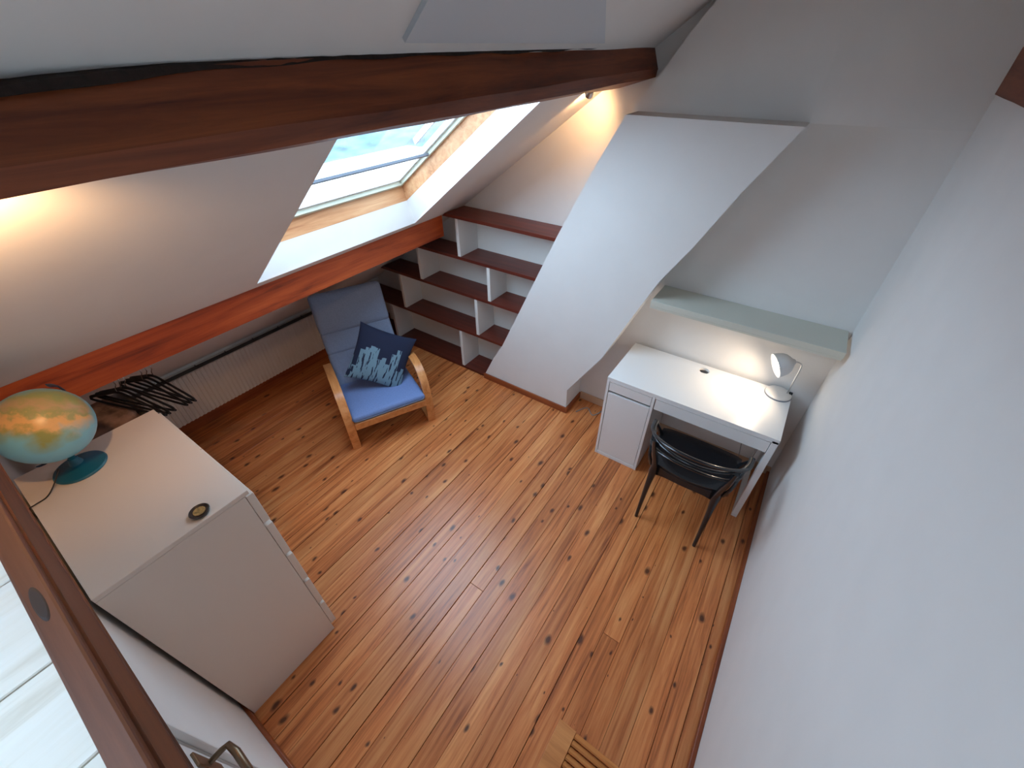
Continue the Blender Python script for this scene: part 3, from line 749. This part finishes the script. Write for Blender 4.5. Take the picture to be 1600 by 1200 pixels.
# corners in the chair frame: left, bottom, right, top
cl, cbm, cr, ct = loc2w(.345, -.20, .50), loc2w(.235, .10, .335), loc2w(.35, .36, .585), loc2w(.45, .05, .77)
cen = (cl + cbm + cr + ct) / 4 + Vector((.03, -.01, .0))
ex = ((cbm - cl) + (cr - ct)).normalized(); ey = ((ct - cl) + (cr - cbm)).normalized()
ez = ex.cross(ey).normalized(); ey = ez.cross(ex)
PM = Matrix((ex, ey, ez)).transposed().to_4x4(); PM.translation = cen
pillow('throw_pillow', 'dark navy pillow with pale grey-blue brush strokes, propped on the blue armchair', PM, .455, .13, pillow_mat())

# ------------------------------------------------------------ dresser
RX, RY, RW, RD, RH = -1.788, -2.482, .786, .476, 1.2186
ds = thing('dresser', 'tall white chest of drawers against the wall below the loft edge', 'dresser', (RX - RW / 2, RY - RD / 2, 0))
def dpart(name, x0, x1, y0, y1, z0, z1, mat=m_dresser, bev=.0015):
    o = box(name, x0, x1, y0, y1, z0, z1, mat, ds, bev=bev, seg=1); o.location = -Vector(ds.location); return o
FY = RY - .018
dpart('top_panel', RX - RW, RX, RY - RD, RY, RH - .02, RH); 
dpart('side_panel', RX - .02, RX, RY - RD, FY - .0, 0, RH - .0205); dpart('side_panel', RX - RW, RX - RW + .02, RY - RD, FY, 0, RH - .0205)
dpart('back_panel', RX - RW + .0205, RX - .0205, RY - RD, RY - RD + .01, .02, RH - .021)
o = dpart('inner_body', RX - RW + .0205, RX - .0205, RY - RD + .011, FY - .006, .02, RH - .0215, m_slot)
zz = .055; hs = [.232] * 4
for i, h in enumerate(hs):
    dpart('drawer', RX - RW + .003, RX - .003, FY + .002, RY + .012, zz, zz + h - .012)
    zz += h + .008
for k in (0, 1):
    dpart('drawer', RX - RW + .003 + k * (RW - .003) / 2, RX - RW + (k + 1) * RW / 2 - .004, FY + .002, RY + .012, zz, RH - .030)
dpart('plinth', RX - RW + .0205, RX - .0205, FY - .02, FY, 0, .0195)

# globe
gl = thing('globe', 'illustrated earth globe', 'globe', (-2.43, -2.79, RH))
gl['label'] = 'illustrated earth globe with pale blue seas, on the tall white chest of drawers'
lathe('stand', [(0, 0), (.082, 0), (.084, .004), (.080, .010), (.05, .018), (.022, .030), (.014, .055), (.0, .058)], m_teal, gl, 40)
def globe_mat():
    mt, N, L, B = new_mat('globe_map')
    tc = N.new('ShaderNodeTexCoord'); 
    def blob(px, py, pz, r, rs=(1, 1, 1), soft=.02):
        sub = N.new('ShaderNodeVectorMath'); sub.operation = 'SUBTRACT'; L.new(wp.outputs[0], sub.inputs[0]); sub.inputs[1].default_value = (px, py, pz)
        ml = N.new('ShaderNodeVectorMath'); ml.operation = 'MULTIPLY'; L.new(sub.outputs[0], ml.inputs[0]); ml.inputs[1].default_value = rs
        ln = N.new('ShaderNodeVectorMath'); ln.operation = 'LENGTH'; L.new(ml.outputs[0], ln.inputs[0])
        mr = N.new('ShaderNodeMapRange'); mr.inputs[1].default_value = r + soft; mr.inputs[2].default_value = r - soft; L.new(ln.outputs['Value'], mr.inputs[0]); return mr.outputs[0]
    nz = N.new('ShaderNodeTexNoise'); nz.inputs['Scale'].default_value = 18; nz.inputs['Detail'].default_value = 4; L.new(tc.outputs['Object'], nz.inputs['Vector'])
    sc_ = N.new('ShaderNodeVectorMath'); sc_.operation = 'SCALE'; sc_.inputs['Scale'].default_value = .06; L.new(nz.outputs['Color'], sc_.inputs[0])
    of = N.new('ShaderNodeVectorMath'); of.operation = 'SUBTRACT'; L.new(tc.outputs['Object'], of.inputs[0]); of.inputs[1].default_value = (.03, .03, .03)
    wp = N.new('ShaderNodeVectorMath'); wp.operation = 'ADD'; L.new(of.outputs[0], wp.inputs[0]); L.new(sc_.outputs[0], wp.inputs[1])
    lands = GLOBE_LAND
    acc = None
    for a in lands:
        o_ = blob(*a)
        if acc is None: acc = o_
        else:
            mx = N.new('ShaderNodeMath'); mx.operation = 'MAXIMUM'; L.new(acc, mx.inputs[0]); L.new(o_, mx.inputs[1]); acc = mx.outputs[0]
    n2 = N.new('ShaderNodeTexNoise'); n2.inputs['Scale'].default_value = 30; n2.inputs['Detail'].default_value = 3; L.new(tc.outputs['Object'], n2.inputs['Vector'])
    sep = N.new('ShaderNodeVectorMath'); sep.operation = 'DOT_PRODUCT'; L.new(tc.outputs['Object'], sep.inputs[0]); sep.inputs[1].default_value = tuple(upv / GR)
    rp = N.new('ShaderNodeValToRGB'); e = rp.color_ramp.elements; e[0].position = .12; e[0].color = lin(146, 148, 82); e[1].position = .85; e[1].color = lin(132, 158, 116)
    for q_, c_ in ((.30, (150, 152, 84)), (.36, (190, 164, 100)), (.40, (228, 180, 118)), (.47, (222, 176, 118)), (.52, (160, 160, 104)), (.60, (190, 160, 122)), (.70, (158, 160, 100))):
        q = e.new(q_); q.color = lin(*c_)
    md = N.new('ShaderNodeMath'); md.operation = 'MULTIPLY_ADD'; md.inputs[1].default_value = .40; L.new(sep.outputs['Value'], md.inputs[0])
    m3 = N.new('ShaderNodeMath'); m3.operation = 'MULTIPLY_ADD'; m3.inputs[1].default_value = .34; m3.inputs[2].default_value = .23; L.new(n2.outputs['Fac'], m3.inputs[0]); L.new(m3.outputs[0], md.inputs[2])
    L.new(md.outputs[0], rp.inputs['Fac'])
    mx = N.new('ShaderNodeMix'); mx.data_type = 'RGBA'; L.new(acc, mx.inputs[0]); mx.inputs[6].default_value = lin(128, 190, 208); L.new(rp.outputs['Color'], mx.inputs[7])
    L.new(mx.outputs[2], B.inputs['Base Color']); B.inputs['Roughness'].default_value = .35
    return mt
GR = .132; GC = Vector((.040, .012, .241))
# land blobs in the sphere's own frame: unit directions seen from the camera
camdir = (co.matrix_world.translation - (Vector(gl.location) + GC)).normalized()
rt = R_ - camdir * R_.dot(camdir); rt.normalize(); upv = camdir.cross(rt)
if upv.dot(U_) < 0: upv = -upv
def G(a, b):    # a right, b up in -1..1 on the visible disc
    c2 = max(0, 1 - a * a - b * b); v = (rt * a + upv * b + camdir * math.sqrt(c2)) * GR; return (v.x, v.y, v.z)
GLOBE_LAND = [(*G(-.30, .20), .064), (*G(-.70, .14), .060), (*G(-.0, .16), .052), (*G(.02, -.12), .050), (*G(.02, -.36), .036), (*G(.0, -.52), .024),
              (*G(.25, .55), .085), (*G(-.15, .62), .070), (*G(.60, .45), .052), (*G(-.55, .50), .058), (*G(.55, .28), .030), (*G(.52, -.22), .012)]
bm = bmesh.new(); bmesh.ops.create_uvsphere(bm, u_segments=40, v_segments=24, radius=GR)
o = obj('sphere', bm, globe_mat(), gl, smooth=True, sharp=180); o.location = GC; o['label'] = 'printed map sphere, yellow and green land on blue'
# meridian arc over the far side
pts = []
tipd = (upv * .95 + rt * .10).normalized(); bk = (-camdir * .9 + rt * .45); bk = (bk - tipd * bk.dot(tipd)).normalized()
for i in range(25):
    a = math.radians(-78 + 183 * i / 24)
    pts.append(GC + bk * (GR + .012) * math.cos(a) + tipd * (GR + .012) * math.sin(a))
tube('meridian_arc', pts, .0035, m_navyarc, gl, 8, ry=.010)
tube('stem', [(0, 0, .045), (.006, .002, .07), (GC.x - .01, GC.y, GC.z - GR + .012)], .011, m_teal, gl, 10, smooth_n=3)
cd = tube('power_cord', [(-2.40, -2.835, RH + .06), (-2.385, -2.875, RH + .02), (-2.36, -2.91, RH + .0045), (-2.352, -2.945, RH + .0045), (-2.345, -2.963, RH + .002), (-2.34, -2.967, RH - .05), (-2.34, -2.967, .9)], .0025, m_cord, None, 6, smooth_n=6)
cd.parent = gl; cd.location = -Vector(gl.location)

# little round box on the dresser
di = thing('trinket_dish', 'small round dark-rimmed dish with gold pattern, on the chest of drawers', 'dish', (-1.832, -2.627, RH))
lathe('dish', [(0, 0), (.026, 0), (.031, .004), (.033, .010), (.031, .012), (.026, .009), (0, .008)], plain('dish_rim', lin(46, 34, 30), .3, coat=.4), di, 32)
lathe('gold_pattern', [(0, .0088), (.020, .0095), (.0195, .0105), (0, .0105)], plain('dish_gold', lin(170, 136, 84), .35, noise=.5, nscale=120), di, 12)

# ------------------------------------------------------------ radiator
ra = thing('radiator', 'long low white ribbed radiator on the knee wall behind the armchair', 'radiator', (-4.03, -1.7, .1))
RXF = -3.985; ZB, ZT = .125, .512; Y0, Y1 = -2.78, -.62
bm = bmesh.new(); n = 66; pz = []
prof = []
for k in range(n):
    y = Y0 + (Y1 - Y0) * k / n; dy = (Y1 - Y0) / n
    prof += [(y, RXF - .006), (y + dy * .35, RXF - .006), (y + dy * .5, RXF), (y + dy * .85, RXF)]
prof += [(Y1, RXF - .006)]
V = [[bm.verts.new((x, y, z)) for y, x in prof] for z in (ZB, ZB + .02, ZT - .02, ZT)]
for A, B in zip(V, V[1:]):
    for a_, b_, c2, d2 in zip(A, A[1:], B[1:], B): bm.faces.new([a_, b_, c2, d2])
Vb = [[bm.verts.new((RXF - .02, y, z)) for y in (Y0, Y1)] for z in (ZB, ZT)]
bm.faces.new([Vb[0][0], Vb[1][0], Vb[1][1], Vb[0][1]])
bm.faces.new(V[3] + [Vb[1][1], Vb[1][0]]); bm.faces.new(V[0][::-1] + [Vb[0][0], Vb[0][1]])
bm.faces.new([V[0][0], V[1][0], V[2][0], V[3][0], Vb[1][0], Vb[0][0]]); bm.faces.new([V[3][-1], V[2][-1], V[1][-1], V[0][-1], Vb[0][1], Vb[1][1]])
o = obj('front_panel', bm, m_rad, ra); o.location = -ra.location
def rpart(name, *a, mat=m_rad, bev=.0):
    o = box(name, *a, mat, ra, bev=bev); o.location = -ra.location; return o
rpart('back_panel', XL + .004, XL + .016, Y0, Y1, ZB, ZT - .004)
rpart('side_cover', XL + .004, RXF - .001, Y0 - .012, Y0 - .001, ZB, ZT); rpart('side_cover', XL + .004, RXF - .001, Y1 + .001, Y1 + .012, ZB, ZT)
o = rpart('top_grille', XL + .017, RXF - .021, Y0, Y1, ZT - .03, ZT - .012, mat=m_grille); o['label'] = 'dark grey top grille'
for k in range(9):
    y = Y0 + (Y1 - Y0) * (k + .5) / 9
    rpart('grille_bar', XL + .017, RXF - .021, y - .003, y + .003, ZT - .0115, ZT - .004, mat=m_grille)

# ------------------------------------------------------------ clothes hangers on a rod behind the slim beam
rod = thing('clothes_rod', 'thin metal rod tucked behind the slim low beam, carrying black hangers', 'rod', (-2.87, -2.45, 1.28))
o = tube('rod', [(-.0, -.22, 0), (0, .26, 0)], .006, m_steel, rod, 10)
for yy in (-.20, .24): tube('bracket', [(0, yy, 0), (0, yy, .018)], .004, m_steel, rod, 6)
def hanger():
    t = thing('coat_hanger', '', 'hanger', (0, 0, 0), 0, 'black coat hangers under the slim beam')
    # local: rod at origin, shoulders in x
    hk = [(.0, 0, -.075), (0, 0, -.045)] + [(.020 * math.sin(a), 0, -.012 + .020 * math.cos(a)) for a in [math.radians(d) for d in range(150, -100, -25)]]
    hk = [(0, 0, -.080), (0.0, 0, -.055), (.008, 0, -.040), (.018, 0, -.026), (.020, 0, -.012), (.014, 0, .003), (0, 0, .0085), (-.014, 0, .003), (-.019, 0, -.010)]
    tube('hook', hk, .0022, m_steel, t, 8, smooth_n=4)
    sh = [(-.205, 0, -.165), (-.195, 0, -.152), (-.10, 0, -.112), (-.03, 0, -.083), (0, 0, -.078), (.03, 0, -.083), (.10, 0, -.112), (.195, 0, -.152), (.205, 0, -.165)]
    tube('shoulder', sh, .0085, m_hanger, t, 8, smooth_n=3, ry=.005)
    tube('bar', [(-.205, 0, -.163), (-.195, 0, -.176), (0, 0, -.180), (.195, 0, -.176), (.205, 0, -.163)], .006, m_hanger, t, 8, smooth_n=3)
    return t
def copy_tree(o, parent=None):
    c = o.copy(); C.objects.link(c)
    if parent: c.parent = parent
    for chd in list(o.children): copy_tree(chd, c)
    return c
h0 = hanger()
spots = [(-2.520, .40, 'foremost black coat hanger, nearest the globe, under the slim beam'), (-2.500, .38, 'second black coat hanger from the globe, under the slim beam'), (-2.480, .41, 'third black coat hanger from the globe, in the bunch beside the globe'),
         (-2.410, .31, 'fourth black coat hanger from the globe, first of the bunch away from it'), (-2.388, .30, 'fifth black coat hanger from the globe, in the middle of the far bunch'), (-2.366, .29, 'black coat hanger furthest from the globe, nearest the armchair')]
for i, (y, th, lb) in enumerate(spots):
    o = h0 if i == 0 else copy_tree(h0); o.location = (-2.87, y, 1.28); o.rotation_euler = (0, .08, th); o['label'] = lb

# fabric bin between the dresser and the radiator
hb = thing('storage_bin', 'pale fabric bin with a brown print, behind the chest of drawers by the radiator', 'bin', (-3.03, -2.64, 0))
bm = bmesh.new()
def ringbox(hx_, hy_, z, r=.03):
    P = []
    for sx, sy, a0 in ((1, 1, 0), (-1, 1, 90), (-1, -1, 180), (1, -1, 270)):
        for q in (0, 30, 60, 90):
            a = math.radians(a0 + q); P.append((sx * (hx_ - r) + r * math.cos(a), sy * (hy_ - r) + r * math.sin(a), z))
    return P
secs = [ringbox(.15, .14, .0), ringbox(.165, .155, .25), ringbox(.17, .16, .7), ringbox(.175, .165, 1.03), ringbox(.168, .158, 1.035), ringbox(.160, .150, .90), ringbox(.15, .14, .75)]
rg = [[bm.verts.new(p) for p in s] for s in secs]
for A, B in zip(rg, rg[1:]):
    for k in range(16): bm.faces.new([A[k], A[(k + 1) % 16], B[(k + 1) % 16], B[k]])
bm.faces.new(rg[0][::-1]); bm.faces.new(rg[-1])
obj('bin_body', bm, plain('bin_fabric', lin(196, 188, 182), .9, noise=.12, nscale=9), hb, smooth=True, sharp=50)
bm = bmesh.new(); add_pad(bm, .29, .27, .12, .05, Matrix.Translation((0, 0, .99)), .02, 10, 10, .006, 3)
obj('folded_cloth', bm, plain('brown_print', lin(150, 118, 104), .9, noise=.55, nscale=16), hb, smooth=True, sharp=80)

# ------------------------------------------------------------ slatted duckboard at the bottom edge
db = thing('duckboard', 'light wooden slatted board lying on the floorboards by the right wall', 'duckboard', (-.3, -2.3, 0))
def lpart(name, *a, mat=m_duck, bev=.002):
    o = box(name, *a, mat, db, bev=bev); o.location = -Vector(db.location); return o
lpart('side_plank', -.565, -.478, -2.56, -2.15, .0, .022)
lpart('side_plank', -.13, -.06, -2.56, -2.15, .0, .022)
for k in range(14):
    y = -2.152 - k * .0285
    bm = bmesh.new(); prism('slat', [(y, .012), (y - .021, .030), (y - .027, .024), (y - .006, .006)], 'x', -.476, -.132, None, bm=bm)
    o = obj('slat', bm, m_duck, db); o.location = -Vector(db.location)

# ------------------------------------------------------------ spot lamps behind the thick beam
def spot(y, label, aim, energy, x=-1.50, z=2.315):
    t = thing('spot_lamp', label, 'lamp', (x, y, z))
    lathe('mount', [(0, .03), (.022, .03), (.022, .012), (.012, .008), (0, .008)], m_white, t, 20)
    ax = Vector(aim).normalized(); Mx = ax.to_track_quat('Z', 'Y').to_matrix().to_4x4(); Mx.translation = Vector((0, 0, -.005))
    lathe('lamp_cup', [(.008, -.022), (.014, -.02), (.022, .004), (.025, .018), (.022, .018), (.018, .004), (.010, -.012), (.008, -.012)], m_steel, t, 20, Mx)
    lathe('bulb', [(0, .014), (.012, .013), (.016, .006), (.010, -.006), (0, -.008)], m_bulb, t, 14, Mx)
    l = bpy.data.lights.new('spot_light', 'SPOT'); l.energy = energy; l.color = (1, .58, .27); l.shadow_soft_size = .02; l.spot_size = math.radians(125); l.spot_blend = .8
    lo = bpy.data.objects.new('spot_light', l); C.objects.link(lo); lo.location = Vector((x, y, z - .005)) + ax * .03; lo.rotation_euler = ax.to_track_quat('-Z', 'Y').to_euler()
    return t
spot(-.265, 'small lit spot lamp under the thick beam, close to the chimney breast', (-.60, .70, -.45), 7.5, -1.615, 2.298)
spot(-2.70, 'small lit spot lamp under the thick beam, by the loft edge', (-1.0, .15, -.25), 26, -1.50, 2.30)

# cables on the floor
cb1 = tube('power_cable', [(-1.50, -.20, .004), (-1.44, -.10, .005), (-1.36, -.16, .004), (-1.30, -.06, .006), (-1.22, -.08, .004), (-1.19, -.05, .03)], .004, m_greycord, None, 6, smooth_n=6)
tag(cb1, 'grey cable on the floor between the chimney breast and the desk', 'cable')
cb2 = tube('power_cable', [(-.30, -.10, .62), (-.26, -.20, .36), (-.22, -.28, .18), (-.19, -.30, .16), (-.165, -.22, .28), (-.14, -.10, .5), (-.13, -.045, .62)], .0028, m_greycord, None, 6, smooth_n=6)
tag(cb2, 'thin pale cable looping under the right end of the desk', 'cable')

# ------------------------------------------------------------ outside
bm = bmesh.new(); bmesh.ops.create_grid(bm, x_segments=40, y_segments=40, size=120)
for v in bm.verts: v.co.z = -5.5 + 1.2 * math.sin(v.co.x * .13) * math.cos(v.co.y * .17) + (4 * min(1, max(0, (-v.co.x - 20) / 60)))
obj('ground_outside', bm, m_ground, None, 'structure')
fo = box('neighbour_roof', -16.2, -6.3, -9, 12, -1.6, -.9, m_roofout, None, kind='structure')
